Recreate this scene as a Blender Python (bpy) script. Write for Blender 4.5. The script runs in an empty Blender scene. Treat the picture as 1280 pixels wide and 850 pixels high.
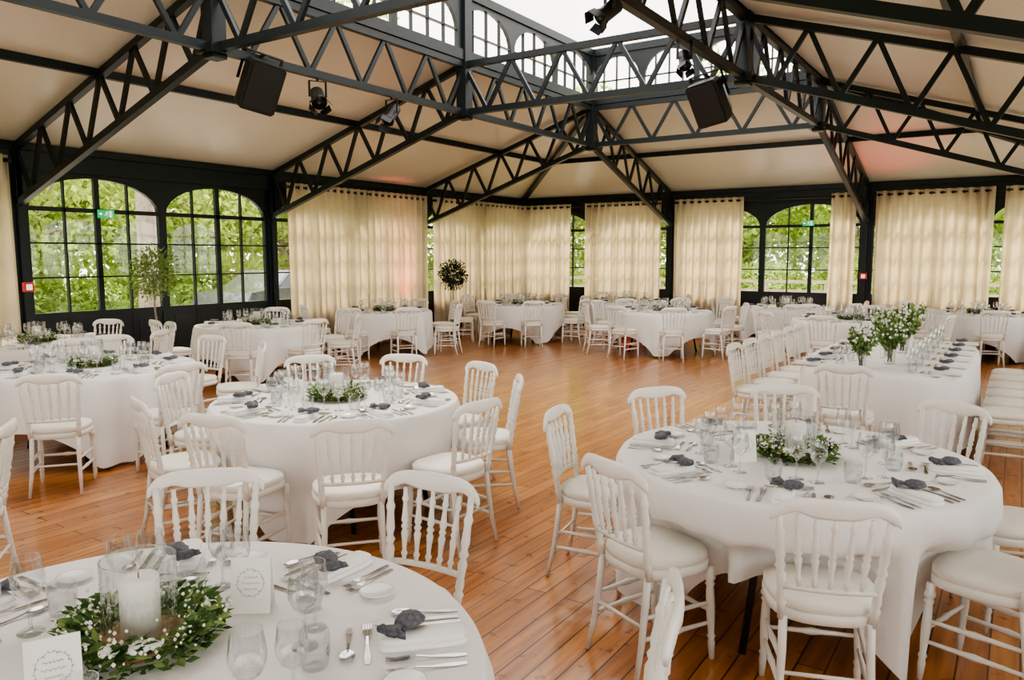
import bpy, math, random
from mathutils import Vector, Matrix
random.seed(7)
pi=math.pi
# ---------------------------------------------------------------- materials
def nt(name):
    m=bpy.data.materials.new(name); m.use_nodes=True
    return m,m.node_tree,m.node_tree.nodes["Principled BSDF"]
def mat(name,col,rough=.5,metal=0,var=0,scale=8,bump=0,coat=0,spec=None,emit=0):
    m,t,b=nt(name)
    b.inputs['Base Color'].default_value=(*col,1)
    b.inputs['Roughness'].default_value=rough
    b.inputs['Metallic'].default_value=metal
    b.inputs['Coat Weight'].default_value=coat
    if spec is not None: b.inputs['Specular IOR Level'].default_value=spec
    if emit:
        b.inputs['Emission Color'].default_value=(*col,1); b.inputs['Emission Strength'].default_value=emit
    if var or bump:
        tc=t.nodes.new('ShaderNodeTexCoord'); n=t.nodes.new('ShaderNodeTexNoise')
        n.inputs['Scale'].default_value=scale; n.inputs['Detail'].default_value=4
        t.links.new(tc.outputs['Object'],n.inputs['Vector'])
        if var:
            r=t.nodes.new('ShaderNodeValToRGB')
            r.color_ramp.elements[0].position=.3; r.color_ramp.elements[1].position=.7
            r.color_ramp.elements[0].color=(*[c*(1-var) for c in col],1)
            r.color_ramp.elements[1].color=(*[min(1,c*(1+var)) for c in col],1)
            t.links.new(n.outputs['Fac'],r.inputs['Fac']); t.links.new(r.outputs['Color'],b.inputs['Base Color'])
        if bump:
            bp=t.nodes.new('ShaderNodeBump'); bp.inputs['Strength'].default_value=bump
            t.links.new(n.outputs['Fac'],bp.inputs['Height']); t.links.new(bp.outputs['Normal'],b.inputs['Normal'])
    return m
def mat_trans(name,col,trans_col,fac,var=0,scale=6,rough=.8):
    m=bpy.data.materials.new(name); m.use_nodes=True; t=m.node_tree; t.nodes.clear()
    o=t.nodes.new('ShaderNodeOutputMaterial'); mx=t.nodes.new('ShaderNodeMixShader'); mx.inputs[0].default_value=fac
    d=t.nodes.new('ShaderNodeBsdfDiffuse'); tr=t.nodes.new('ShaderNodeBsdfTranslucent')
    d.inputs[0].default_value=(*col,1); tr.inputs[0].default_value=(*trans_col,1)
    if var:
        tc=t.nodes.new('ShaderNodeTexCoord'); n=t.nodes.new('ShaderNodeTexNoise'); n.inputs['Scale'].default_value=scale
        t.links.new(tc.outputs['Object'],n.inputs['Vector'])
        for sh,c in ((d,col),(tr,trans_col)):
            r=t.nodes.new('ShaderNodeValToRGB'); r.color_ramp.elements[0].position=.35; r.color_ramp.elements[1].position=.65
            r.color_ramp.elements[0].color=(*[x*(1-var) for x in c],1); r.color_ramp.elements[1].color=(*[min(1,x*(1+var)) for x in c],1)
            t.links.new(n.outputs['Fac'],r.inputs['Fac']); t.links.new(r.outputs['Color'],sh.inputs[0])
    t.links.new(d.outputs[0],mx.inputs[1]); t.links.new(tr.outputs[0],mx.inputs[2]); t.links.new(mx.outputs[0],o.inputs[0])
    return m
def mat_glass(name,tint=(1,1,1),base=.06,edge=.7):
    m=bpy.data.materials.new(name); m.use_nodes=True; t=m.node_tree; t.nodes.clear()
    o=t.nodes.new('ShaderNodeOutputMaterial'); mx=t.nodes.new('ShaderNodeMixShader')
    a=t.nodes.new('ShaderNodeBsdfTransparent'); a.inputs[0].default_value=(*tint,1)
    g=t.nodes.new('ShaderNodeBsdfGlossy'); g.inputs['Roughness'].default_value=.03
    lw=t.nodes.new('ShaderNodeLayerWeight'); lw.inputs['Blend'].default_value=.35
    mr=t.nodes.new('ShaderNodeMapRange'); mr.inputs[3].default_value=base; mr.inputs[4].default_value=edge
    t.links.new(lw.outputs['Facing'],mr.inputs[0]); t.links.new(mr.outputs[0],mx.inputs[0])
    t.links.new(a.outputs[0],mx.inputs[1]); t.links.new(g.outputs[0],mx.inputs[2]); t.links.new(mx.outputs[0],o.inputs[0])
    return m
M_white=mat('chair_white_paint',(.82,.80,.75),.35,var=.03)
M_cush=mat('cushion_ivory',(.82,.79,.71),.55,var=.03)
M_cloth=mat('tablecloth_white',(.83,.82,.80),.85,var=.015,scale=3)
M_steel=mat('dark_green_steel',(.009,.014,.016),.4,var=.1,spec=.35)
M_leg=mat('folding_leg_black',(.012,.012,.014),.4)
M_curt=mat_trans('curtain_linen',(.72,.64,.51),(.90,.76,.50),.48,var=.04,scale=3)
M_ceil=mat('ceiling_panel',(.74,.69,.62),.34,var=.03,scale=.6)
M_lceil_glow=mat('lantern_ceiling_glow',(1,.98,.95),.6,emit=3.4)  # white lantern ceiling with added emission to brighten the hall, not a lamp
M_pane=mat_glass('window_glass',base=.03,edge=.4)
M_glass=mat_glass('drinking_glass',tint=(.95,.96,.96),base=.07,edge=.85)
M_silver=mat('cutlery_steel',(.55,.54,.53),.2,1)
M_nap=mat('napkin_white',(.88,.88,.86),.8,bump=.1,scale=60)
M_sachet=mat('grey_sachet',(.11,.11,.13),.75,var=.45,scale=70,bump=.5)
M_china=mat('china_white',(.86,.86,.84),.15)
M_candle=mat('candle_wax',(.92,.9,.84),.4)
M_wood=mat('wood_slice',(.42,.26,.13),.7,var=.3,scale=30)
M_card=mat('card_paper',(.9,.89,.85),.7)
M_ink=mat('card_ink',(.4,.4,.4),.7)
M_leafa=mat_trans('leaf_eucalyptus',(.09,.16,.06),(.14,.25,.06),.25,var=.4,scale=20)
M_leafb=mat_trans('leaf_light',(.24,.33,.12),(.25,.38,.08),.25,var=.3,scale=20)
M_flower=mat('flower_white',(.9,.9,.82),.6)
M_olive=mat_trans('leaf_dark',(.035,.06,.03),(.04,.07,.02),.2,var=.4,scale=10)
M_tree=mat_trans('tree_leaf',(.28,.40,.11),(.60,.74,.19),.5,var=.5,scale=1.2)
M_bark=mat('bark',(.3,.26,.2),.9,var=.3,scale=12,bump=.4)
M_pot=mat('pot_dark',(.06,.06,.06),.5)
M_soil=mat('soil',(.05,.035,.02),.9)
M_black=mat('speaker_black',(.008,.008,.009),.45)
M_grille=mat('speaker_grille',(.012,.012,.014),.65,bump=.6,scale=120)
M_lens=mat('lamp_lens',(.2,.2,.25),.05,.3)
M_green=mat('exit_green',(.02,.42,.16),.4,emit=.7)
M_signw=mat('sign_white',(.9,.9,.9),.4,emit=.7)
M_red=mat('fire_red',(.6,.03,.02),.4)
M_car=mat('car_paint',(.10,.12,.15),.25,.6,coat=1)
M_cargl=mat('car_glass',(.02,.03,.04),.05)
M_rubber=mat('rubber',(.02,.02,.02),.8)
M_fence=mat('fence_wood',(.35,.28,.2),.8,var=.2)
def floor_mat():
    m,t,b=nt('floor_pine_boards'); N=t.nodes.new; L=t.links.new
    tc=N('ShaderNodeTexCoord'); mp=N('ShaderNodeMapping'); mp.inputs['Rotation'].default_value=(0,0,pi/2)
    L(tc.outputs['Object'],mp.inputs['Vector'])
    br=N('ShaderNodeTexBrick'); br.offset=.37; br.inputs['Scale'].default_value=1
    br.inputs['Brick Width'].default_value=2.4; br.inputs['Row Height'].default_value=.115
    br.inputs['Mortar Size'].default_value=.004; br.inputs['Mortar Smooth'].default_value=.1; br.inputs['Bias'].default_value=0
    br.inputs['Color1'].default_value=(.58,.255,.080,1); br.inputs['Color2'].default_value=(.41,.155,.042,1); br.inputs['Mortar'].default_value=(.07,.026,.01,1)
    L(mp.outputs[0],br.inputs['Vector'])
    mp2=N('ShaderNodeMapping'); mp2.inputs['Scale'].default_value=(9,.8,1); L(tc.outputs['Object'],mp2.inputs['Vector'])
    n=N('ShaderNodeTexNoise'); n.inputs['Scale'].default_value=3; n.inputs['Detail'].default_value=6; L(mp2.outputs[0],n.inputs['Vector'])
    rp=N('ShaderNodeValToRGB'); rp.color_ramp.elements[0].position=.3; rp.color_ramp.elements[0].color=(.58,.5,.44,1)
    rp.color_ramp.elements[1].position=.65; rp.color_ramp.elements[1].color=(1.1,1.1,1.1,1); L(n.outputs['Fac'],rp.inputs['Fac'])
    n2=N('ShaderNodeTexNoise'); n2.inputs['Scale'].default_value=11; n2.inputs['Detail'].default_value=2; L(tc.outputs['Object'],n2.inputs['Vector'])
    rp2=N('ShaderNodeValToRGB'); rp2.color_ramp.elements[0].position=.29; rp2.color_ramp.elements[0].color=(.35,.25,.2,1)
    rp2.color_ramp.elements[1].position=.36; rp2.color_ramp.elements[1].color=(1,1,1,1); L(n2.outputs['Fac'],rp2.inputs['Fac'])
    x=N('ShaderNodeMixRGB'); x.blend_type='MULTIPLY'; x.inputs[0].default_value=.9; L(br.outputs['Color'],x.inputs[1]); L(rp.outputs[0],x.inputs[2])
    y=N('ShaderNodeMixRGB'); y.blend_type='MULTIPLY'; y.inputs[0].default_value=.8; L(x.outputs[0],y.inputs[1]); L(rp2.outputs[0],y.inputs[2])
    L(y.outputs[0],b.inputs['Base Color'])
    b.inputs['Roughness'].default_value=.28; b.inputs['Coat Weight'].default_value=.4; b.inputs['Coat Roughness'].default_value=.13
    bp=N('ShaderNodeBump'); bp.inputs['Strength'].default_value=.25; bp.inputs['Distance'].default_value=.004; bp.invert=True
    L(br.outputs['Fac'],bp.inputs['Height']); L(bp.outputs[0],b.inputs['Normal'])
    return m
M_floor=floor_mat()
M_ground=mat('gravel_ground',(.55,.52,.46),.9,var=.2,scale=4)
M_grass=mat('grass',(.16,.3,.06),.9,var=.3,scale=3)

# ---------------------------------------------------------------- mesh builder
class MB:
    def __init__(s): s.v=[];s.f=[];s.m=[];s.s=[];s.mats=[]
    def mi(s,m):
        if m not in s.mats: s.mats.append(m)
        return s.mats.index(m)
    def add(s,vs,fs,m,sm=False):
        o=len(s.v); k=s.mi(m); s.v+= [tuple(p) for p in vs]
        for f in fs: s.f.append(tuple(i+o for i in f)); s.m.append(k); s.s.append(sm)
    def merge(s,o,M=Matrix()):
        b=len(s.v); s.v+=[tuple(M@Vector(p)) for p in o.v]
        mp=[s.mi(m) for m in o.mats]
        for f,k,sm in zip(o.f,o.m,o.s): s.f.append(tuple(i+b for i in f)); s.m.append(mp[k]); s.s.append(sm)
    def hexa(s,P,m):
        s.add(P,[(0,3,2,1),(4,5,6,7),(0,1,5,4),(1,2,6,5),(2,3,7,6),(3,0,4,7)],m)
    def box(s,x0,x1,y0,y1,z0,z1,m):
        s.hexa([(x0,y0,z0),(x1,y0,z0),(x1,y1,z0),(x0,y1,z0),(x0,y0,z1),(x1,y0,z1),(x1,y1,z1),(x0,y1,z1)],m)
    def beam(s,p,q,w,h,m,up=Vector((0,0,1))):
        p=Vector(p);q=Vector(q);d=(q-p).normalized()
        if abs(d.dot(up))>.98: up=Vector((0,1,0)) if abs(d.y)<.9 else Vector((1,0,0))
        a=d.cross(up).normalized()*w/2; b=a.cross(d).normalized()*h/2
        s.hexa([p-a-b,p+a-b,q+a-b,q-a-b,p-a+b,p+a+b,q+a+b,q-a+b],m)
    def tube(s,pts,rad,n,m,cap=True,sx=1):
        pts=[Vector(p) for p in pts]
        if not hasattr(rad,'__len__'): rad=[rad]*len(pts)
        vs=[];fs=[]; ref=None
        for i,p in enumerate(pts):
            d=(pts[min(i+1,len(pts)-1)]-pts[max(i-1,0)]).normalized()
            if ref is None:
                ref=Vector((1,0,0)) if abs(d.x)<.8 else Vector((0,1,0))
            a=(ref-d*ref.dot(d)).normalized(); b=d.cross(a); ref=a
            for k in range(n):
                t=2*pi*k/n; vs.append(p+(a*math.cos(t)*sx+b*math.sin(t))*rad[i])
        for i in range(len(pts)-1):
            for k in range(n):
                k2=(k+1)%n; fs.append((i*n+k,i*n+k2,(i+1)*n+k2,(i+1)*n+k))
        if cap: fs.append(tuple(range(n))[::-1]); fs.append(tuple((len(pts)-1)*n+k for k in range(n)))
        s.add(vs,fs,m,True)
    def loft(s,rings,m,cap0=False,cap1=False,sm=True):
        n=len(rings[0]); vs=[p for r in rings for p in r]; fs=[]
        for i in range(len(rings)-1):
            for k in range(n):
                k2=(k+1)%n; fs.append((i*n+k,i*n+k2,(i+1)*n+k2,(i+1)*n+k))
        if cap0: fs.append(tuple(range(n))[::-1])
        if cap1: fs.append(tuple((len(rings)-1)*n+k for k in range(n)))
        s.add(vs,fs,m,sm)
    def lathe(s,prof,n,m,c=(0,0,0),cap0=True,cap1=True,sx=1,sy=1):
        s.loft([[(c[0]+sx*r*math.cos(2*pi*k/n),c[1]+sy*r*math.sin(2*pi*k/n),c[2]+z) for k in range(n)] for r,z in prof],m,cap0,cap1)
    def ribbon(s,sec,m,x=0):
        rings=[[(x-w/2,y,z),(x+w/2,y,z),(x+w/2,y,z+t),(x-w/2,y,z+t)] for y,z,w,t in sec]
        s.loft(rings,m,True,True,False)
    def mesh(s,name):
        me=bpy.data.meshes.new(name); me.from_pydata(s.v,[],s.f)
        for m in s.mats: me.materials.append(m)
        me.polygons.foreach_set('material_index',s.m); me.polygons.foreach_set('use_smooth',s.s); me.update()
        return me
    def obj(s,name,M=None,parent=None):
        return place(s.mesh(name),name,M,parent)
def place(me,name,M=None,parent=None):
    o=bpy.data.objects.new(name,me); bpy.context.collection.objects.link(o)
    if M is not None: o.matrix_world=M
    if parent: o.parent=parent
    return o
def T(x,y,z=0,r=0,s=1): return Matrix.Translation((x,y,z))@Matrix.Rotation(r,4,'Z')@Matrix.Scale(s,4)
# survey frame (taken along the room's diagonal) -> hall frame, x across, y along the hall
A=math.radians(33.5); CA,SA=math.cos(A),math.sin(A)
def plan(X,Y):
    rx,ry=X-.25,Y-20; return (CA*rx-SA*ry, SA*rx+CA*ry)

W_,LEN=12.3,20.0
EAVE=3.12
# ---------------------------------------------------------------- shell
b=MB(); b.box(-.2,W_+.2,-LEN-.2,.2,-.1,0,M_floor); b.obj('floor')
x1,x2=4.2,8.1; y1,y2=-4.2,-16.0; ZR=4.45
b=MB()
CCo=[(0,0,EAVE+.06),(W_,0,EAVE+.06),(W_,-LEN,EAVE+.06),(0,-LEN,EAVE+.06)]
RRo=[(x1,y1,ZR),(x2,y1,ZR),(x2,y2,ZR),(x1,y2,ZR)]
for i in range(4):
    j=(i+1)%4
    up=(0,0,.08)
    q=[CCo[i],CCo[j],RRo[j],RRo[i]]; b.hexa([Vector(p) for p in q]+[Vector(p)+Vector(up) for p in q],M_ceil)
b.obj('ceiling')
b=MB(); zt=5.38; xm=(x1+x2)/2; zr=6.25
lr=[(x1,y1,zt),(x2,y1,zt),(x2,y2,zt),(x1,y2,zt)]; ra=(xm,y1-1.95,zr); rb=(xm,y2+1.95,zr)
b.add(lr+[ra,rb],[(0,1,4),(1,2,5,4),(2,3,5),(3,0,4,5)],M_lceil_glow)
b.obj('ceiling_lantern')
def archunit(b,o,u,w,z0,zs,zt,rise,fr,th,vb,hb,panel=0,m=M_steel,mun=.022):
    o=Vector(o);u=Vector(u);nrm=Vector((-u.y,u.x,0))
    def P(a,z,d): return o+u*a+nrm*d+Vector((0,0,z))
    def bx(a0,a1,za,zb,t=th):
        b.hexa([P(a0,za,-t/2),P(a1,za,-t/2),P(a1,za,t/2),P(a0,za,t/2),P(a0,zb,-t/2),P(a1,zb,-t/2),P(a1,zb,t/2),P(a0,zb,t/2)],m)
    bx(0,fr,z0,zt); bx(w-fr,w,z0,zt); bx(fr,w-fr,z0,z0+fr)
    n=14; a=(w-2*fr)/2
    pts=[]
    for i in range(n+1):
        t=pi-pi*i/n; pts.append((w/2+a*math.cos(t),zs+rise*math.sin(t)))
    for (a0,za),(a1,zb) in zip(pts,pts[1:]):
        b.hexa([P(a0,za,-th/2),P(a1,zb,-th/2),P(a1,zb,th/2),P(a0,za,th/2),P(a0,zt,-th/2),P(a1,zt,-th/2),P(a1,zt,th/2),P(a0,zt,th/2)],m)
    if panel:
        bx(fr,w-fr,z0,panel,th*.5); bx(fr,w-fr,panel-.03,panel+.03,th)
        k=4
        for i in range(k):
            s0=fr+(w-2*fr)*i/k; s1=fr+(w-2*fr)*(i+1)/k
            bx(s0+.08,s1-.08,z0+.15,panel-.12,th*.75)
    for (pos,wd) in vb:
        x=pos*w
        q=abs(x-w/2)/a; top=zs+rise*math.sqrt(max(0,1-q*q))+.01
        bx(x-wd/2,x+wd/2,z0,top,th*.8)
    for (z,hd) in hb: bx(fr,w-fr,z-hd/2,z+hd/2,th*.8)
def pane(b,o,u,w,z0,z1):
    o=Vector(o);u=Vector(u); p=[o+Vector((0,0,z0)),o+u*w+Vector((0,0,z0)),o+u*w+Vector((0,0,z1)),o+Vector((0,0,z1))]
    b.add(p,[(0,1,2,3)],M_pane)
wn=[0]
def bay(o,u,w):
    wn[0]+=1
    b=MB(); uw=(w-.14)/2
    for k in range(2):
        oo=Vector(o)+Vector(u)*(.07+k*uw)
        archunit(b,oo,u,uw,0.0,2.37,2.86,.44,.06,.07,[(.5,.07),(.27,.022),(.73,.022)],[(2.37,.06),(1.92,.022),(1.46,.022)],panel=.96)
        pane(b,oo,u,uw,.96,2.86)
    b.obj('window_%d'%wn[0])
def side(name,o,u,L,nb):
    w=L/nb; o=Vector(o);u=Vector(u)
    nrm=Vector((-u.y,u.x,0))
    P=lambda a,z,d:o+u*a+nrm*d+Vector((0,0,z))
    b=MB()
    def hx(a0,a1,z0,z1,t0,t1):
        b.hexa([P(a0,z0,t0),P(a1,z0,t0),P(a1,z0,t1),P(a0,z0,t1),P(a0,z1,t0),P(a1,z1,t0),P(a1,z1,t1),P(a0,z1,t1)],M_steel)
    hx(-.1,L+.1,2.86,EAVE+.1,-.07,.07); hx(0,L,EAVE-.02,EAVE+.05,-.12,.12)
    b.obj(name)
    b=MB()
    for i in range(nb+1):
        a=i*w
        hx(a-.075,a+.075,0,EAVE,-.075,.075); hx(a-.03,a+.03,0,EAVE,-.14,.14); hx(a-.12,a+.12,0,.02,-.15,.15)
    b.obj('column_row_'+name.split('_')[1])
    for i in range(nb): bay(o+u*(i*w),u,w)
side('wall_left',(0,0,0),(0,-1,0),LEN,5)
side('wall_back',(0,0,0),(1,0,0),W_,3)
side('wall_right',(W_,0,0),(0,-1,0),LEN,5)
side('wall_rear',(0,-LEN,0),(1,0,0),W_,3)
def lantern(o,u,L,nbays,per):
    wn[0]+=1; b=MB(); o=Vector(o);u=Vector(u)
    b.beam(o+Vector((0,0,4.5)),o+u*L+Vector((0,0,4.5)),.12,.14,M_steel)
    b.beam(o+Vector((0,0,5.33)),o+u*L+Vector((0,0,5.33)),.12,.12,M_steel)
    n=nbays*per; w=L/n
    for i in range(n):
        archunit(b,o+u*(i*w),u,w,4.5,4.82,5.3,.40,.05,.06,[(.25,.02),(.5,.02),(.75,.02)],[(4.82,.02)])
    b.obj('window_%d'%wn[0])
lantern((x1,y1,0),(0,-1,0),y1-y2,3,3)
lantern((x2,y1,0),(0,-1,0),y1-y2,3,3)
lantern((x1,y1,0),(1,0,0),x2-x1,1,4)
lantern((x1,y2,0),(1,0,0),x2-x1,1,4)
# ---------------------------------------------------------------- trusses
def truss(t0,t1,b0,b1,n,w=.08,wb=.05,ends=(True,True)):
    b=MB(); t0,t1,b0,b1=[Vector(p) for p in (t0,t1,b0,b1)]
    b.beam(t0,t1,w,w,M_steel); b.beam(b0,b1,w,w,M_steel)
    for i in range(n):
        a=t0.lerp(t1,i/n); c=b0.lerp(b1,(i+.5)/n); d=t0.lerp(t1,(i+1)/n)
        b.beam(a,c,wb*.8,wb,M_steel); b.beam(c,d,wb*.8,wb,M_steel)
    if ends[0]: b.beam(t0,b0,w,w,M_steel)
    if ends[1]: b.beam(t1,b1,w,w,M_steel)
    return b.obj('roof_truss')
ZT,ZB=4.38,3.74
ZW0,ZW1=EAVE,2.42
def wtruss(wx,wy,px,py):
    d=(Vector((px,py,0))-Vector((wx,wy,0))).normalized()*.1
    truss((wx+d.x,wy+d.y,ZW0),(px,py,ZT),(wx+d.x,wy+d.y,ZW1),(px,py,ZB),6)
posty=[y1,-8.0,-12.0,y2]
for wy,py in zip((-4,-8,-12,-16),posty):
    wtruss(0,wy,x1,py); wtruss(W_,wy,x2,py)
wtruss(4.1,0,x1,y1); wtruss(8.2,0,x2,y1); wtruss(4.1,-LEN,x1,y2); wtruss(8.2,-LEN,x2,y2)
for x in (x1,x2):
    for a,c in zip(posty,posty[1:]): truss((x,a,ZT),(x,c,ZT),(x,a,ZB),(x,c,ZB),5)
for y in posty: truss((x1,y,ZT),(x2,y,ZT),(x1,y,ZB),(x2,y,ZB),5)
b=MB()
for x in (x1,x2):
    for y in posty:
        b.box(x-.08,x+.08,y-.08,y+.08,ZB-.1,5.38,M_steel)
        b.box(x-.13,x+.13,y-.13,y+.13,ZB-.06,ZB+.02,M_steel)
b.obj('column_lantern_posts')
b=MB()
for cx,cy,px,py in ((0,0,x1,y1),(W_,0,x2,y1),(0,-LEN,x1,y2),(W_,-LEN,x2,y2)):
    b.beam((cx,cy,EAVE),(px,py,ZR-.05),.09,.12,M_steel)
b.obj('ceiling_hip_rafters')
b=MB()
q=[Vector(a).lerp(Vector(d),.5)-Vector((0,0,.04)) for a,d in zip(CCo,RRo)]
for i in range(4): b.beam(q[i],q[(i+1)%4],.07,.09,M_steel)
b.obj('ceiling_purlins')
b=MB()
b.beam((xm,y1-1.95,zr-.05),(xm,y2+1.95,zr-.05),.08,.1,M_steel)
for y in posty[1:3]:
    b.beam((x1,y,zt),(xm,y,zr-.05),.06,.08,M_steel); b.beam((x2,y,zt),(xm,y,zr-.05),.06,.08,M_steel)
b.obj('ceiling_lantern_rafters')
# ---------------------------------------------------------------- curtains
def curtain(p,q,nin,seed):
    p=Vector((*p,0));q=Vector((*q,0));L=(q-p).length;u=(q-p)/L;nrm=Vector((*nin,0)); rnd=random.Random(seed)
    nf=max(3,int(L/.17)); n=nf*10; ph=rnd.random()*6
    zs=[3.0,2.9,2.5,1.9,1.2,.5,.03]; b=MB(); vs=[];fs=[]
    for j,z in enumerate(zs):
        k=(3.0-z)/3
        for i in range(n+1):
            t=i/n; a=t*L
            ws=math.sin(2*pi*nf*t+ph)*(.06)*(1-.25*k)+.03*k*math.sin(2*pi*nf*.37*t+ph*2)+.02*k*math.sin(2*pi*nf*1.7*t+ph)
            aa=a+.025*k*math.sin(2*pi*nf*.5*t+ph)
            v=p+u*aa+nrm*(.0+ws); vs.append((v.x,v.y,z))
    for j in range(len(zs)-1):
        for i in range(n):
            o=j*(n+1)+i; fs.append((o,o+1,o+n+2,o+n+1))
    b.add(vs,fs,M_curt,True)
    for i in range(nf*2):
        a=(i+.5)/(nf*2)*L; v=p+u*a
        b.tube([v+nrm*-.012+Vector((0,0,2.93)),v+nrm*.012+Vector((0,0,2.93))],.03,8,M_steel)
    b.obj('curtain')
def rod(p,q,):
    b=MB(); b.tube([(p[0],p[1],2.93),(q[0],q[1],2.93)],.016,8,M_steel)
    P=Vector((*p,2.93));Q=Vector((*q,2.93))
    for e in (P,Q): b.lathe([(0.001,-.03),(.03,-.015),(.03,.015),(.001,.03)],8,M_steel,c=e)
    b.obj('curtain_rod')
off=.25
def lw(a,c2,s): curtain((off,-a),(off,-c2),(1,0),s)
def bw(a,c2,s): curtain((a,-off),(c2,-off),(0,-1),s)
rod((off,-.35),(off,-3.85)); rod((off,-4.15),(off,-7.85)); rod((off,-12.15),(off,-15.8))
rod((.35,-off),(3.95,-off)); rod((4.25,-off),(8.05,-off)); rod((8.35,-off),(12.1,-off))
lw(.3,1.95,1); lw(2.0,3.85,2); lw(4.15,5.9,3); lw(5.95,7.85,4); lw(12.15,14.0,5); lw(14.05,15.85,6)
bw(.3,1.62,7); bw(2.0,3.95,8); bw(4.25,5.8,9); bw(7.55,8.02,10); bw(8.38,10.35,11); bw(10.5,12.0,12)
# ---------------------------------------------------------------- chair
def sup(a,bk,n=36,p=2.8,taper=.10):
    out=[]
    for k in range(n):
        t=2*pi*k/n; cx,sy=math.cos(t),math.sin(t)
        x=a*math.copysign(abs(cx)**(2/p),cx); y=bk*math.copysign(abs(sy)**(2/p),sy)
        out.append((x*(1+taper*y/bk),y))
    return out
def turned(b,p,q,prof,n=8,m=M_white):
    p=Vector(p);q=Vector(q); b.tube([p.lerp(q,t) for t,_ in prof],[r for _,r in prof],n,m)
def make_chair():
    b=MB(); o=sup(.205,.20)
    ring=lambda s,z,dy=0:[(x*s,y*s+dy,z) for x,y in o]
    b.loft([ring(.96,.415),ring(1.0,.42),ring(1.0,.448),ring(.97,.455)],M_white,True,True)
    b.loft([ring(.94,.455),ring(.985,.465),ring(.985,.485),ring(.94,.498),ring(.75,.506),ring(.4,.509),ring(.05,.51)],M_cush,False,True)
    fl=[(0,.019),(.08,.019),(.1,.024),(.13,.024),(.15,.015),(.18,.022),(.21,.015),(.25,.018),(.45,.02),(.6,.017),(.72,.013),(.75,.019),(.78,.013),(.82,.016),(1,.011)]
    for s in (-1,1):
        turned(b,(s*.178,.158,.42),(s*.185,.178,0),fl)
        b.tube([(s*.150,-.165,.43),(s*.152,-.18,.3),(s*.158,-.20,.15),(s*.168,-.235,0)],[.016,.016,.014,.011],8,M_white)
        pp=[(0,.016),(.12,.016),(.15,.021),(.18,.013),(.22,.018),(.3,.014),(.42,.019),(.46,.012),(.5,.02),(.54,.012),(.6,.018),(.75,.014),(.8,.019),(.84,.012),(1,.014)]
        turned(b,(s*.155,-.165,.42),(s*.186,-.232,.85),pp)
        st=[(0,.008),(.15,.009),(.4,.011),(.5,.015),(.6,.011),(.85,.009),(1,.008)]
        turned(b,(s*.182,.17,.17),(s*.158,-.198,.17),st,6); turned(b,(s*.18,.165,.26),(s*.154,-.185,.26),st,6)
    turned(b,(-.182,.168,.22),(.182,.168,.22),[(0,.008),(.15,.009),(.4,.011),(.5,.016),(.6,.011),(.85,.009),(1,.008)],6)
    turned(b,(-.155,-.19,.22),(.155,-.19,.22),[(0,.008),(1,.008)],6)
    def by(z): return -.165-(z-.42)*.163
    N=9
    rail=[(x*.165,by(.555)-.02*(1-x*x),.555) for x in [-1+2*i/(N-1) for i in range(N)]]
    b.tube(rail,.0125,8,M_white)
    sp=[(0,.009),(.08,.009),(.12,.014),(.16,.008),(.3,.011),(.4,.015),(.44,.009),(.48,.016),(.52,.009),(.56,.015),(.66,.011),(.8,.008),(.85,.014),(.9,.009),(1,.009)]
    for i in range(5):
        x=(i-2)/2
        xl=x*.105; xu=x*.125
        turned(b,(xl,by(.555)-.02*(1-(xl/.165)**2),.555),(xu,by(.84)-.02*(1-(xu/.19)**2),.84),sp,7)
    N=33; rings=[]
    for i in range(N):
        s=-1+2*i/(N-1); a=abs(s); x=math.copysign(.216*math.sin(a*pi/2*.98)/math.sin(pi/2*.98),s)
        xa=abs(x)/.216
        zt_=.912-.010*xa**2-.052*xa**7
        zb_=.835+.022*math.exp(-((xa-.62)/.22)**2)-.012*xa**2-.012*xa**10
        y=by(.87)-.03*(1-xa*xa)+.004; th=.0125*(1-.3*xa**8)
        zc=(zt_+zb_)/2; h=max(.006,(zt_-zb_)/2)
        rings.append([(x,y+th*math.cos(t)*1.0,zc+h*math.copysign(abs(math.sin(t))**.7,math.sin(t))) for t in [2*pi*k/12 for k in range(12)]])
    b.loft(rings,M_white,True,True)
    return b.mesh('dining_chair')
CH=make_chair(); chairs=[]
def clampr(P,C,rmin):
    P=Vector(P);C=Vector(C);d=(C-P); r=max(d.length,rmin); return C-d.normalized()*r, d.normalized()
def put_chair(x,y,ang,force=False):
    for (a,c2) in chairs:
        if (a-x)**2+(c2-y)**2<.43**2 and not force: return False
    if not force and (x<.6 or x>W_-.45 or y>-.6 or y<-LEN+.5): return False
    chairs.append((x,y)); place(CH,'dining_chair',T(x,y,0,ang)); return True
def chair_at(P,C,rmin=1.36,tw=0):
    P,d=clampr(plan(*P),plan(*C),rmin); s=P+d*.245
    put_chair(s.x,s.y,math.atan2(d.y,d.x)-pi/2+tw,True)
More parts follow.
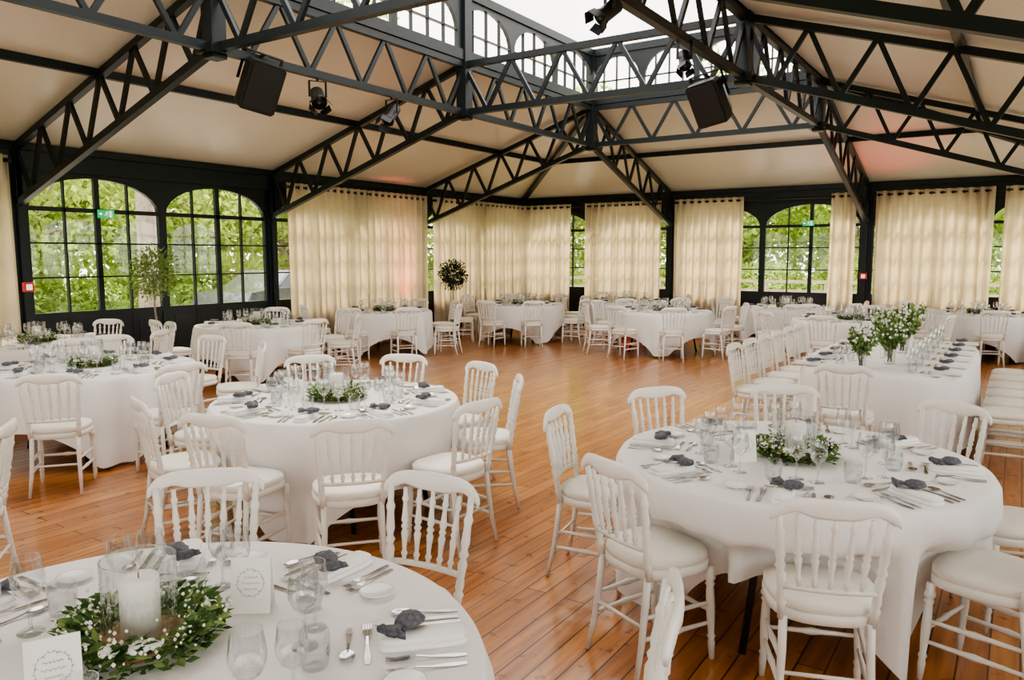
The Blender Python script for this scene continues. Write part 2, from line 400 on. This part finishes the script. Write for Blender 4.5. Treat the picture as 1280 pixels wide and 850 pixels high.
# ---------------------------------------------------------------- tables
TT=.76
def sstep(a,b_,x):
    t=max(0,min(1,(x-a)/(b_-a))); return t*t*(3-2*t)
def round_table(seed,R,half,rot,push,legrot):
    rnd=random.Random(seed); b=MB(); n=168
    ph=[rnd.random()*6.28 for _ in range(4)]
    ths=[2*pi*k/n for k in range(n)]
    def circ(r,z): return [(r*math.cos(t),r*math.sin(t),z) for t in ths]
    rings=[circ(.02,TT),circ(.5,TT),circ(R-.03,TT),circ(R-.006,TT-.003),circ(R,TT-.012)]
    for h in (.07,.16,.28,.38,.46,.54,.64,.76,.88,1.0):
        ring=[]
        for t in ths:
            c,s=abs(math.cos(t-rot)),abs(math.sin(t-rot)); m=(c**10+s**10)**.1
            D0=half/m-R; D=min(.715,D0); corner=sstep(half-R,.75,D0)
            z=TT-.012-D*h; f=.5*math.sin(11*t+ph[0]+.6*math.sin(3*t+ph[1]))+.3*math.sin(17*t+ph[2])+.2*math.sin(5*t+ph[3])
            dz=TT-z
            r=R+.010+dz*.05+(.035+.06*corner)*f*(dz/.7)**.8
            for a,fr in push:
                dd=abs((t-a+pi)%(2*pi)-pi)*R
                if dd<.4:
                    w=(1-sstep(.23,.38,dd))*(sstep(.60,.53,z) if z>.53 else 1)
                    r+= (min(r,fr-.03)-r)*w
            ring.append((r*math.cos(t),r*math.sin(t),z))
        rings.append(ring)
    b.loft(rings,M_cloth,True,False)
    b.lathe([(R-.03,TT-.04),(R-.03,TT-.012)],48,M_wood)
    g=MB()
    for s in (-1,1):
        x=s*.42
        g.tube([(x*1.2,-.36,0),(x*1.02,-.33,.40),(x,-.30,TT-.04)],.017,8,M_leg)
        g.tube([(x*1.2,.36,0),(x*1.02,.33,.40),(x,.30,TT-.04)],.017,8,M_leg)
        g.tube([(x*1.02,-.33,.40),(x*1.02,.33,.40)],.012,8,M_leg)
        g.tube([(x*1.02,0,.40),(x*.3,0,TT-.05)],.010,8,M_leg)
    b.merge(g,T(0,0,0,legrot))
    return b
def wine_glass(sc=1.0):
    b=MB(); n=18
    pr=[(.034,0),(.033,.003),(.006,.008),(.0045,.03),(.0045,.085),(.012,.095),(.030,.11),(.040,.135),(.041,.155),(.036,.19),(.034,.205)]
    b.lathe([(r*sc,z*sc) for r,z in pr],n,M_glass,cap1=False)
    b.lathe([(r*sc,z*sc) for r,z in [(.0352,.2045),(.0352,.206),(.0338,.206),(.0338,.2045)]],n,M_glass,cap0=False,cap1=False)
    return b
def tumbler():
    b=MB(); b.lathe([(.03,0),(.034,.01),(.039,.05),(.036,.09)],18,M_glass,cap1=False); b.lathe([(.03,.006),(.035,.05)],18,M_glass,cap0=False,cap1=False); return b
def fork(L=.2):
    b=MB(); b.ribbon([(0,0.001,.012,.002),(.03,.001,.017,.0025),(.09,.003,.007,.003),(.125,.008,.006,.003),(.14,.007,.018,.002),(.152,.005,.024,.002)],M_silver)
    for i in range(4): b.ribbon([(.152,.005,.0042,.002),(.175,.003,.0038,.002),(L,.006,.002,.0015)],M_silver,x=(i-1.5)*.0063)
    return b
def knife():
    b=MB(); b.ribbon([(0,0,.014,.004),(.04,0,.018,.005),(.1,0,.012,.005),(.115,.001,.013,.003),(.15,.001,.019,.0015),(.2,.001,.018,.0012),(.225,.001,.005,.001)],M_silver); return b
def spoon():
    b=MB(); b.ribbon([(0,0.001,.012,.002),(.03,.001,.017,.0025),(.09,.003,.007,.003),(.13,.008,.006,.003)],M_silver)
    b.lathe([(.004,.002),(.014,.003),(.021,.009),(.0195,.009),(.012,.005),(.001,.004)],14,M_silver,c=(0,.155,0),sy=1.45); return b
def napkin():
    b=MB(); n=16
    def rr(w,h,z,y): return [(w*math.copysign(abs(math.cos(t))**.35,math.cos(t)),y+h*math.copysign(abs(math.sin(t))**.35,math.sin(t)),z) for t in [2*pi*k/n for k in range(n)]]
    b.loft([rr(.112,.040,0,0),rr(.115,.043,.009,0),rr(.112,.040,.015,0)],M_nap,True,True)
    b.loft([rr(.108,.034,.0155,.002),rr(.111,.037,.024,.002),rr(.107,.032,.030,.002)],M_nap,True,True)
    return b
def sachet(seed=0):
    b=MB(); rnd=random.Random(seed); n=18
    prof=[(.004,-.06,.5),(.026,-.054,.6),(.036,-.03,.62),(.034,-.005,.62),(.020,.014,.7),(.010,.024,.9),(.020,.036,.7),(.034,.052,.5),(.040,.060,.45)]
    rings=[]
    for i,(r,x,fl) in enumerate(prof):
        fr=.30 if i>5 else .14
        rings.append([(x+.006*rnd.uniform(-1,1),r*math.cos(2*pi*k/n)*(1+fr*rnd.uniform(-.6,1)),.016+fl*r*math.sin(2*pi*k/n)*(1+fr*rnd.uniform(-.6,.6))*(.5 if math.sin(2*pi*k/n)<0 else 1)+ (.004*math.sin(k*2.2) if i>5 else 0)) for k in range(n)])
    b.loft(rings,M_sachet,True,True)
    return b
def dish():
    b=MB(); b.lathe([(.028,0),(.03,.004),(.05,.012),(.052,.015),(.048,.014),(.028,.007),(.001,.006)],24,M_china); return b
IT={'wine_glass':wine_glass(1.0),'white_wine_glass':wine_glass(.9),'water_tumbler':tumbler(),'fork':fork(),'knife':knife(),'spoon':spoon(),'napkin':napkin(),'lavender_sachet':sachet(),'bread_dish':dish()}
IM={k:v.mesh(k) for k,v in IT.items()}
def layout(Re=.9):
    e=Re
    return [('napkin',0,e-.155,0,pi/2),('lavender_sachet',-.015,e-.20,.029,-.5),
     ('fork',.095,e-.05,0,pi),('fork',.130,e-.055,0,pi+.04),('knife',-.085,e-.05,0,pi),('knife',-.118,e-.05,0,pi-.02),('spoon',-.158,e-.05,0,pi-.04),
     ('fork',.09,e-.295,0,pi/2),('spoon',-.11,e-.345,0,-pi/2),
     ('bread_dish',.205,e-.22,0,0),('wine_glass',-.03,e-.455,0,0),('white_wine_glass',-.125,e-.43,0,0),('water_tumbler',.07,e-.42,0,0)]
def setting_joined(Re,drop=()):
    b=MB()
    for k,x,y,z,a in layout(Re):
        if k in drop: continue
        b.merge(IT[k],T(x,y,z,a))
    return b.mesh('place_setting')
PS=setting_joined(.86)
def lay_setting(cx,cy,ang,detail,Re=.86,rnd=random,spread=False):
    M=T(cx,cy,TT,ang-pi/2)
    if not detail: place(PS,'place_setting',M); return
    for k,x,y,z,a in layout(Re):
        j=.006
        dx,dy=rnd.uniform(-j,j),rnd.uniform(-j,j)
        if k=='lavender_sachet': dx=dy=0; a+=rnd.uniform(-.6,.6)
        if spread and k in ('wine_glass','white_wine_glass'): dx-=.09
        if spread and k=='water_tumbler': dx+=.05; dy+=.02
        place(IM[k],k,M@T(x+dx,y+dy,z+.0005,a+rnd.uniform(-.04,.04)))
def leaf(b,p,d,up,L,w,m):
    d=Vector(d).normalized(); s=d.cross(Vector(up))
    if s.length<.01: s=Vector((1,0,0))
    s=s.normalized()*w; n=s.cross(d).normalized()*L*.12
    p=Vector(p); b.add([p,p+d*L*.5+s-n*0,p+d*L-n,p+d*L*.5-s,p+d*L*.5+n],[(0,1,4),(1,2,4),(2,3,4),(3,0,4)],m,True)
def rv(r): 
    while True:
        v=Vector((r.uniform(-1,1),r.uniform(-1,1),r.uniform(-1,1)))
        if .05<v.length<1: return v
def centerpiece(seed,R=.21,N=900):
    r=random.Random(seed); b=MB()
    b.lathe([(.11,0),(.115,.012),(.11,.024)],24,M_wood,c=(0,0,0))
    b.lathe([(.048,.024),(.0485,.17),(.045,.178),(.03,.176),(.006,.172)],24,M_candle)
    b.tube([(0,0,.17),(.001,0,.188)],.0015,5,M_black)
    b.lathe([(.088,.025),(.09,.03),(.09,.225)],32,M_glass,cap0=False,cap1=False); b.lathe([(.0905,.223),(.0905,.227),(.0865,.227),(.0865,.223)],32,M_glass,cap0=False,cap1=False)
    for i in range(N):
        t=r.uniform(0,2*pi); rr=r.uniform(.105,R-.02); z=r.uniform(.0,.075)*(1.2-abs(rr-.16)/.1)
        d=Vector((math.cos(t+r.uniform(-1.3,1.3)),math.sin(t+r.uniform(-1.3,1.3)),r.uniform(-.1,.9)))
        if z<.01: d.z=abs(d.z)+.05
        leaf(b,(rr*math.cos(t),rr*math.sin(t),max(.006,z)),d,(r.uniform(-.4,.4),r.uniform(-.4,.4),1),r.uniform(.022,.045),r.uniform(.007,.013),M_leafa if r.random()<.6 else M_leafb)
    for i in range(190):
        t=r.uniform(0,2*pi); rr=r.uniform(.105,R+.01); s=r.uniform(.003,.006)
        b.lathe([(.001,-s),(s,0),(.001,s)],5,M_flower,c=(rr*math.cos(t),rr*math.sin(t),r.uniform(.04,.10)))
    for i in range(5):
        t=r.uniform(0,2*pi); c=(.165*math.cos(t),.165*math.sin(t),.07)
        for k in range(9):
            a=k*2.4; q=.004+.0016*k
            b.lathe([(.002,-.012),(.010,-.004),(.011,.004),(.003,.010)],7,M_flower,c=(c[0]+q*math.cos(a),c[1]+q*math.sin(a),c[2]-.0008*k))
    return b
CPs=[centerpiece(s).mesh('candle_centerpiece') for s in (1,2,3)]
def menu_card():
    b=MB(); w,h=.055,.15
    for s in (1,-1):
        b.hexa([(-w,s*.03,0),(w,s*.03,0),(w,s*.0285,0),(-w,s*.0285,0),(-w,s*.002,h),(w,s*.002,h),(w,s*.0005,h),(-w,s*.0005,h)],M_card)
    n=Vector((0,-1,.19)).normalized()
    def P(x,z): return Vector((x,-.03+.028*z/h,z))+n*.0012
    for s in range(36):
        t=2*pi*s/36; c=P(.036*math.cos(t),.083+.036*math.sin(t)); c2=P(.036*math.cos(t)+.006*math.cos(t*2.7+s),.083+.036*math.sin(t)+.006*math.sin(t*2.7+s))
        b.tube([c,c2],.0007,4,M_ink)
    b.tube([P(.036*math.cos(2*pi*k/30),.083+.036*math.sin(2*pi*k/30)) for k in range(31)],.0004,4,M_ink)
    for zz,ww in ((.098,.02),(.082,.024),(.066,.018)):
        b.tube([P(-ww+2*ww*k/24,zz+.004*math.sin(k*1.9)*math.cos(k*.7)) for k in range(25)],.0006,4,M_ink)
    return b.mesh('menu_card')
MC=menu_card()
pend=[]
def table(X,Y,nset,phase,detail=False,card=None,cp=(0,0),seed=0,R=.86,half=1.27,rot=None,legrot=0):
    x,y=plan(X,Y)
    if rot is None: rot=seed*.9
    pend.append((x,y,seed,R,half,rot,legrot))
    for k in range(nset):
        lay_setting(x,y,phase+2*pi*k/nset,detail,R,random.Random(seed*31+k),spread=(seed==3 and k==1))
    place(CPs[seed%3],'candle_centerpiece',T(x+cp[0],y+cp[1],TT+.001,seed))
    if card: place(MC,'menu_card',T(x+card[0],y+card[1],TT+.0005,A+card[2]))
def auto_chairs(X,Y,n,phase,r=1.17,skip=()):
    x,y=plan(X,Y); rnd=random.Random(int(X*100+Y*10))
    for k in range(n):
        if k in skip: continue
        t=phase+2*pi*k/n+rnd.uniform(-.08,.08); rr=r+rnd.uniform(-.02,.07)
        put_chair(x+rr*math.cos(t),y+rr*math.sin(t),t+pi/2+rnd.uniform(-.12,.12))
dg=math.radians
C1=(1.40,3.72); table(*C1,8,dg(10),True,card=(-.19,-.21,.1),seed=1,half=1.20,rot=dg(-86),legrot=dg(50))
for P in ((1.13,2.60),(.42,3.13),(.25,4.22),(.93,4.88),(1.80,5.0),(2.56,4.37),(2.10,2.80),(2.66,3.55)): chair_at(P,C1,1.15)
C2=(-1.22,5.28); table(*C2,9,dg(20),True,card=(-.17,-.22,.2),seed=2,R=.84,rot=dg(-20))
for P in ((-.83,3.92),(-1.62,4.05),(-2.22,4.5),(-2.3,5.45),(-.19,4.45),(.05,5.36),(-.24,6.05),(-.93,6.55),(-1.72,6.48)): chair_at(P,C2,1.25)
C3=(-.92,1.74)
table(*C3,8,dg(12)+A,True,seed=3,R=.86,cp=(-.105,.10))
for q,rz in (((-.73,2.07),.05),((-1.02,1.62),.5)):
    px,py=plan(*q); place(MC,'menu_card',T(px,py,TT+.0005,A+rz))
for P in ((-.31,2.90),(-1.2,2.93)): chair_at(P,C3,1.25)
chair_at((.41,1.97),C3,1.25,dg(-22))
C4=(-3.80,6.9); table(*C4,8,dg(5),False,seed=4)
for P in ((-3.33,5.45),(-2.6,6.0),(-3.2,8.15),(-4.3,8.2),(-2.45,7.5)): chair_at(P,C4,1.34)
C15=(-4.1,3.3); table(*C15,8,0,False,seed=5)
for P in ((-2.58,3.84),): chair_at(P,C15,1.38)
far=[((-5.5,8.85),8,.3),((-3.73,11.2),8,.45),((-2.33,13.95),8,.1),((.2,15.9),8,.6),((2.77,14.0),9,.2),((2.5,16.8),7,.5),((5.3,14.8),8,.2),((5.3,12.0),8,.5),((8.05,13.2),8,.0)]
for i,(p,n,ph) in enumerate(far):
    table(*p,8,ph,False,seed=6+i); auto_chairs(*p,n,ph+.2)
for (x,y,seed,R,half,rot,legrot) in pend:
    push=[]
    for a,c in chairs:
        d=math.hypot(a-x,c-y)
        if d<1.25: push.append((math.atan2(c-y,a-x)%(2*pi),d-.2))
    place(round_table(seed,R,half,rot,push,legrot).mesh('round_dining_table'),'round_dining_table',T(x,y,0,0))
lx,ly0,ly1=9.8,-9.9,-6.5; LH=.72
def long_table():
    b=MB(); hw=LH; n=96
    L=(ly1-ly0)/2
    def outl(off,z,h=0):
        out=[]
        for k in range(n):
            t=2*pi*k/n; p=3.2
            cx,sy=math.cos(t),math.sin(t)
            x=(hw+off)*math.copysign(abs(cx)**(2/p),cx); y=(L+off)*math.copysign(abs(sy)**(2/p),sy)
            f=.5*math.sin(23*t+1)+.5*math.sin(37*t)
            out.append((x*(1+.03*f*h),y*(1+.01*f*h),z))
        return out
    b.loft([outl(-.4,TT),outl(-.03,TT),outl(-.005,TT-.004),outl(0,TT-.012)]+[outl(.012+.03*h,TT-.012-(TT-.12)*h,h) for h in (.1,.3,.6,1)],M_cloth,True,False)
    for yy in (-1.2,1.2):
        for xx in (-.3,.3): b.tube([(xx,yy,0),(xx,yy,TT-.04)],.014,8,M_leg)
    b.obj('long_banquet_table',T(lx,(ly0+ly1)/2))
long_table()
PSb=setting_joined(LH)
for k in range(6):
    y=ly0+.42+k*.52
    place(PSb,'place_setting',T(lx,y,TT+.0005,-pi/2)); place(PSb,'place_setting',T(lx,y,TT+.0005,pi/2))
    put_chair(lx+LH+.29,y,pi/2+random.uniform(-.06,.06)); put_chair(lx-LH-.29,y,-pi/2+random.uniform(-.06,.06))
put_chair(lx-.1,ly0-.3,.05)
def vase(seed,H=.42):
    r=random.Random(seed); b=MB()
    b.lathe([(.045,0),(.05,.005),(.05,.2)],20,M_glass,cap1=False)
    for i in range(30):
        t=r.uniform(0,2*pi); o=r.uniform(.03,.19); top=Vector((o*math.cos(t),o*math.sin(t),r.uniform(.24,H)))
        bot=Vector((.02*math.cos(t+2),.02*math.sin(t+2),.02)); mid=bot.lerp(top,.5)-Vector((o*math.cos(t),o*math.sin(t),0))*.2
        b.tube([bot,mid,top],.0018,5,M_leafa)
        for k in range(22):
            q=mid.lerp(top,k/20) if k<21 else top
            leaf(b,q,rv(r)+Vector((0,0,.4)),rv(r),r.uniform(.035,.06),r.uniform(.008,.014),M_leafa if r.random()<.35 else M_leafb)
    for i in range(50):
        v=rv(r); b.lathe([(.001,-.014),(.014,0),(.001,.014)],6,M_flower,c=(v.x*.18,v.y*.18,.33+v.z*.10))
    return b.mesh('foliage_vase')
VZ=[vase(s) for s in (1,2)]
for k,(dx,dy,sc) in enumerate(((-.12,.45,.85),(.06,.85,.95),(-.03,1.3,1.05),(.05,1.8,1.1),(0,2.4,1.1))):
    place(VZ[k%2],'foliage_vase',T(lx+dx,ly0+dy,TT+.0005,k*1.3,sc))
# ---------------------------------------------------------------- plants
def topiary(name,X,Y,zc,rad,olive,N,seed,drop=1.0):
    r=random.Random(seed); b=MB()
    b.lathe([(.13,0),(.15,.02),(.19,.34),(.2,.36),(.18,.36),(.17,.32),(.01,.32)],20,M_pot); b.lathe([(.172,.325),(.01,.33)],16,M_soil,cap0=False)
    b.tube([(0,0,.3),(.02,.01,.7),(-.01,0,1.0),(0,0,zc)],[.018,.015,.013,.008],7,M_bark)
    for i in range(14):
        v=rv(r).normalized()*rad*.8; b.tube([(0,0,zc-rad*.7),(v.x*.5,v.y*.5,zc+v.z*.5),(v.x,v.y,zc+v.z)],[.006,.004,.002],5,M_bark)
    for i in range(N):
        v=rv(r)*rad*r.uniform(.7,1.2); p=Vector((v.x,v.y,zc+v.z*drop)); leaf(b,p,v.normalized()+rv(r)*.8,rv(r),r.uniform(.04,.08),r.uniform(.010,.018),olive)
    x,y=plan(X,Y); b.obj(name,T(x,y))
topiary('potted_olive_tree',-5.0,10.75,1.52,.30,M_leafb,1100,3,1.15)
topiary('potted_topiary_ball',-1.22,16.0,1.36,.27,M_olive,1200,4,1.05)
# ---------------------------------------------------------------- hanging gear
def speaker(name,x,y,z,yaw,tilt,roll=0):
    b=MB(); w,h,d=.19,.25,.17
    def sec(k,yy,hh): 
        c=.03
        return [(-w*k+c,yy,-hh),(w*k-c,yy,-hh),(w*k,yy,-hh+c),(w*k,yy,hh-c),(w*k-c,yy,hh),(-w*k+c,yy,hh),(-w*k,yy,hh-c),(-w*k,yy,-hh+c)]
    b.loft([sec(1,-d,h),sec(1,-d*.2,h),sec(.6,d,h*.85)],M_black,True,True,False)
    b.box(-w+.03,w-.03,-d-.012,-d+.002,-h+.03,h-.03,M_grille)
    R=T(x,y,z,yaw)@Matrix.Rotation(roll,4,'Y')@Matrix.Rotation(tilt,4,'X')
    g=MB(); g.merge(b,R)
    top=Vector((x,y,ZB)); c=R@Vector((0,.03,h+.05))
    for s in (-1,1):
        a=R@Vector((s*(w+.006),.03,0)); u=R@Vector((s*(w+.006),.03,h+.05)); g.beam(a,u,.03,.01,M_black)
    g.beam(R@Vector((-w-.01,.03,h+.05)),R@Vector((w+.01,.03,h+.05)),.03,.012,M_black)
    g.tube([c,top],.018,8,M_black)
    g.obj(name)
speaker('loudspeaker',x1-.02,-11.5,3.50,A+.75,.45,.15)
speaker('loudspeaker',7.75,-8.0,3.53,A-.75,.5,-.15)
def spot(x,y,z,yaw,tilt,s=1):
    b=MB(); b.lathe([(.06*s,-.12*s),(.075*s,-.1*s),(.075*s,.08*s),(.085*s,.1*s),(.085*s,.13*s)],16,M_black); b.lathe([(.07*s,.125*s),(.001,.131*s)],16,M_lens,cap0=False)
    for k in range(4): 
        t=pi/4+k*pi/2; b.beam((.085*s*math.cos(t),.085*s*math.sin(t),.13*s),(.11*s*math.cos(t),.11*s*math.sin(t),.22*s),.13*s,.004,M_black)
    R=T(x,y,z,yaw)@Matrix.Rotation(pi-tilt,4,'X'); g=MB(); g.merge(b,R)
    for q in (-1,1):
        e=R@Vector((q*.09*s,0,0)); g.beam(e,e+Vector((0,0,.17)),.025,.008,M_black)
    g.beam(R@Vector((-.1*s,0,0))+Vector((0,0,.17)),R@Vector((.1*s,0,0))+Vector((0,0,.17)),.025,.008,M_black)
    g.tube([(x,y,z+.17),(x,y,ZB)],.014,6,M_black); g.obj('stage_spotlight')
spot(x1,-10.7,3.5,A+.4,.9); spot(x1,-9.5,3.5,A-.6,.7)
spot(x2,-11.35,3.60,A-1.2,.9,.8); spot(x2,-9.8,3.56,A,.6,.7)
def exit_sign(x,y,z,axis):
    b=MB(); b.box(-.17,.17,-.02,.02,-.085,.085,M_green)
    f=-.0225
    b.lathe([(.001,-.011),(.012,0),(.001,.011)],8,M_signw,c=(.02,f,.05))
    b.beam((.015,f,.035),(-.0,f,-.005),.004,.018,M_signw)
    for p,q in (((.0,-.005),(.03,-.025)),((.03,-.025),(.022,-.06)),((0,-.005),(-.02,-.03)),((-.02,-.03),(-.05,-.035)),((.013,.03),(.04,.012)),((.013,.03),(-.015,.02)),((-.015,.02),(-.028,0))):
        b.beam((p[0],f,p[1]),(q[0],f,q[1]),.004,.009,M_signw)
    b.box(.06,.12,f-.002,f+.002,-.065,.065,M_signw)
    b.box(-.13,-.08,f-.002,f+.002,-.008,.008,M_signw); b.add([(-.15,f-.002,0),(-.11,f-.002,.03),(-.11,f-.002,-.03)],[(0,1,2),(2,1,0)],M_signw)
    b.box(-.01,.01,.02,.1,-.02,.02,M_steel)
    b.obj('exit_sign',T(x,y,z,axis,.66))
exit_sign(.12,-10.9,2.33,pi/2); exit_sign(7.1,-.12,2.42,0)
b=MB(); b.box(-.06,.06,-.03,.03,-.06,.06,M_red); b.box(-.035,.035,-.034,-.03,-.035,.035,M_signw); b.lathe([(.012,0),(.012,.004)],10,M_black,c=(0,-.036,0))
FA=b.mesh('fire_alarm_call_point'); place(FA,'fire_alarm_call_point',T(.18,-12.0,1.35,pi/2)); place(FA,'fire_alarm_call_point',T(8.2,-.18,1.35,0))
def uplight(x,y,tx,ty,tz,en,ang=40):
    b=MB(); b.lathe([(.07,0),(.08,.02),(.08,.14),(.06,.15),(.001,.13)],16,M_black); b.obj('led_uplight',T(x,y,0))
    l=bpy.data.lights.new('red_spot','SPOT'); l.energy=en; l.color=(1,.10,.10); l.spot_size=dg(ang); l.spot_blend=1; l.shadow_soft_size=.05
    o=bpy.data.objects.new('led_uplight_lamp',l); bpy.context.collection.objects.link(o); o.location=(x,y,.2)
    d=Vector((tx-x,ty-y,tz-.2)); o.rotation_euler=d.to_track_quat('-Z','Y').to_euler()
uplight(.95,-4.7,.3,-4.9,1.5,420); uplight(3.3,-.95,3.55,-.3,1.9,420); uplight(8.5,-.8,8.6,-1.5,3.4,260,45)
# ---------------------------------------------------------------- outside
b=MB(); b.box(-60,70,-60,60,-.3,-.12,M_grass); b.obj('ground_lawn')
b=MB(); b.box(-7.5,20,-26,8,-.119,-.02,M_ground); b.obj('ground_gravel_terrace')
def tree(seed,N=6500,cz=3.6,R=2.6):
    r=random.Random(seed); b=MB()
    b.tube([(0,0,-.1),(.1,0,1.2),(-.05,.1,2.4),(.1,0,4.2)],[.2,.16,.14,.06],9,M_bark)
    cl=[]
    for i in range(34):
        v=rv(r); cl.append(Vector((v.x*R,v.y*R,cz+v.z*R*.95)))
    for c in cl[:14]: b.tube([(0,0,2.2),c*.5+Vector((0,0,1.0)),c],[.07,.04,.015],5,M_bark)
    for i in range(N):
        c=cl[i%34]; p=c+rv(r)*.95
        d=rv(r); leaf(b,p,d,rv(r),r.uniform(.14,.26),r.uniform(.045,.085),M_tree)
    return b.mesh('garden_tree')
def shrub(seed,N=3500):
    r=random.Random(seed); b=MB()
    for i in range(8): 
        v=rv(r); b.tube([(0,0,-.1),(v.x*.8,v.y*.8,1.2+v.z*.5)],[.03,.01],5,M_bark)
    for i in range(N):
        v=rv(r).normalized()*r.uniform(.6,1); leaf(b,(v.x*1.6,v.y*1.6,.9+v.z*1.0),v+rv(r),rv(r),r.uniform(.1,.2),r.uniform(.035,.06),M_tree)
    return b.mesh('garden_shrub')
TR=[tree(1),tree(2),tree(3)]; SH=shrub(4)
rt=random.Random(11)
for i in range(9):
    y=-20+i*4.2; place(TR[i%3],'garden_tree',T(-8.8-rt.uniform(0,2.5),y+rt.uniform(-1,1),-.12,rt.uniform(0,6),rt.uniform(.9,1.15)))
    place(TR[(i+1)%3],'garden_tree',T(-17-rt.uniform(0,3),y+rt.uniform(-1,1),-.12,rt.uniform(0,6),rt.uniform(1.8,2.3)))
for i in range(8):
    x=-6+i*4.2; place(TR[(i+2)%3],'garden_tree',T(x+rt.uniform(-1,1),12+rt.uniform(0,2.5),-.12,rt.uniform(0,6),rt.uniform(1,1.2)))
    place(TR[i%3],'garden_tree',T(x+rt.uniform(-1,1),21+rt.uniform(0,3),-.12,rt.uniform(0,6),rt.uniform(1.6,2.1)))
for i in range(12): place(SH,'garden_shrub',T(-8.3-rt.uniform(0,1.5),-20+i*2.9,-.12,rt.uniform(0,6),rt.uniform(.8,1.1)))
for i in range(9): place(SH,'garden_shrub',T(-6+i*3.1,10.5+rt.uniform(0,1),-.12,rt.uniform(0,6),rt.uniform(.7,1)))
b=MB(); b.tube([(0,0,-.1),(.05,0,1.5),(-.05,.05,3.4),(.1,0,5)],[.22,.18,.17,.12],12,M_bark); b.obj('plane_tree_trunk',T(-3.4,-8.2,-.02))
b=MB()
for i in range(15): b.box(-5+i*1.8,-4.92+i*1.8,8.1,8.18,-.12,1.0,M_fence)
for z in (.35,.65,.95): b.box(-5,20.3,8.08,8.1,z-.05,z+.05,M_fence)
b.obj('garden_fence')
def car():
    b=MB(); top=[(-2.1,.35),(-2.15,.7),(-1.95,.92),(-1.2,1.0),(-.55,1.42),(.7,1.46),(1.5,1.05),(2.05,.9),(2.12,.4)]
    hw=.86
    vs=[];n=len(top)
    for s in (-1,1):
        for x,z in top:
            k=.16 if z>1.1 else (.03 if z>.8 else 0); vs.append((x,s*(hw-k),z))
    fs=[tuple(range(n))[::-1],tuple(range(n,2*n))]+[(i,i+1,n+i+1,n+i) for i in range(n-1)]+[(n-1,0,n,2*n-1)]
    b.add(vs,fs,M_car)
    for s in (-1,1):
        b.add([(-1.05,s*(hw-.02),1.03),(-.5,s*(hw-.12),1.36),(.65,s*(hw-.12),1.39),(1.3,s*(hw-.02),1.06)],[(0,1,2,3),(3,2,1,0)],M_cargl)
        for x in (-1.35,1.3):
            b.tube([(x,s*(hw-.2),.33),(x,s*(hw+.01),.33)],.33,20,M_rubber); b.tube([(x,s*(hw+.0),.33),(x,s*(hw+.015),.33)],.2,14,M_silver)
    return b.mesh('parked_car')
CARM=car(); place(CARM,'parked_car',T(-5.0,-3.6,-.02,pi/2+.15))
# ---------------------------------------------------------------- light
w=bpy.data.worlds.new('sky'); bpy.context.scene.world=w; w.use_nodes=True
bg=w.node_tree.nodes['Background']; bg.inputs[0].default_value=(1,.96,.89,1); bg.inputs[1].default_value=4.9
s=bpy.data.lights.new('sun','SUN'); s.energy=9; s.color=(1,.82,.56); s.angle=dg(16)
so=bpy.data.objects.new('sun',s); bpy.context.collection.objects.link(so)
so.rotation_euler=Vector((.50,-.62,-.72)).to_track_quat('-Z','Y').to_euler()
try: bpy.context.scene.view_settings.look='AgX - Medium High Contrast'
except Exception as e: print(e)
# ---------------------------------------------------------------- camera
cam=bpy.data.cameras.new('camera'); co=bpy.data.objects.new('camera',cam); bpy.context.collection.objects.link(co)
cx,cy=plan(0,0); co.location=(cx,cy,1.75); co.rotation_euler=(dg(90-6.25),0,A)
cam.lens=27; cam.sensor_width=36; cam.clip_start=.05; cam.clip_end=300
bpy.context.scene.camera=co
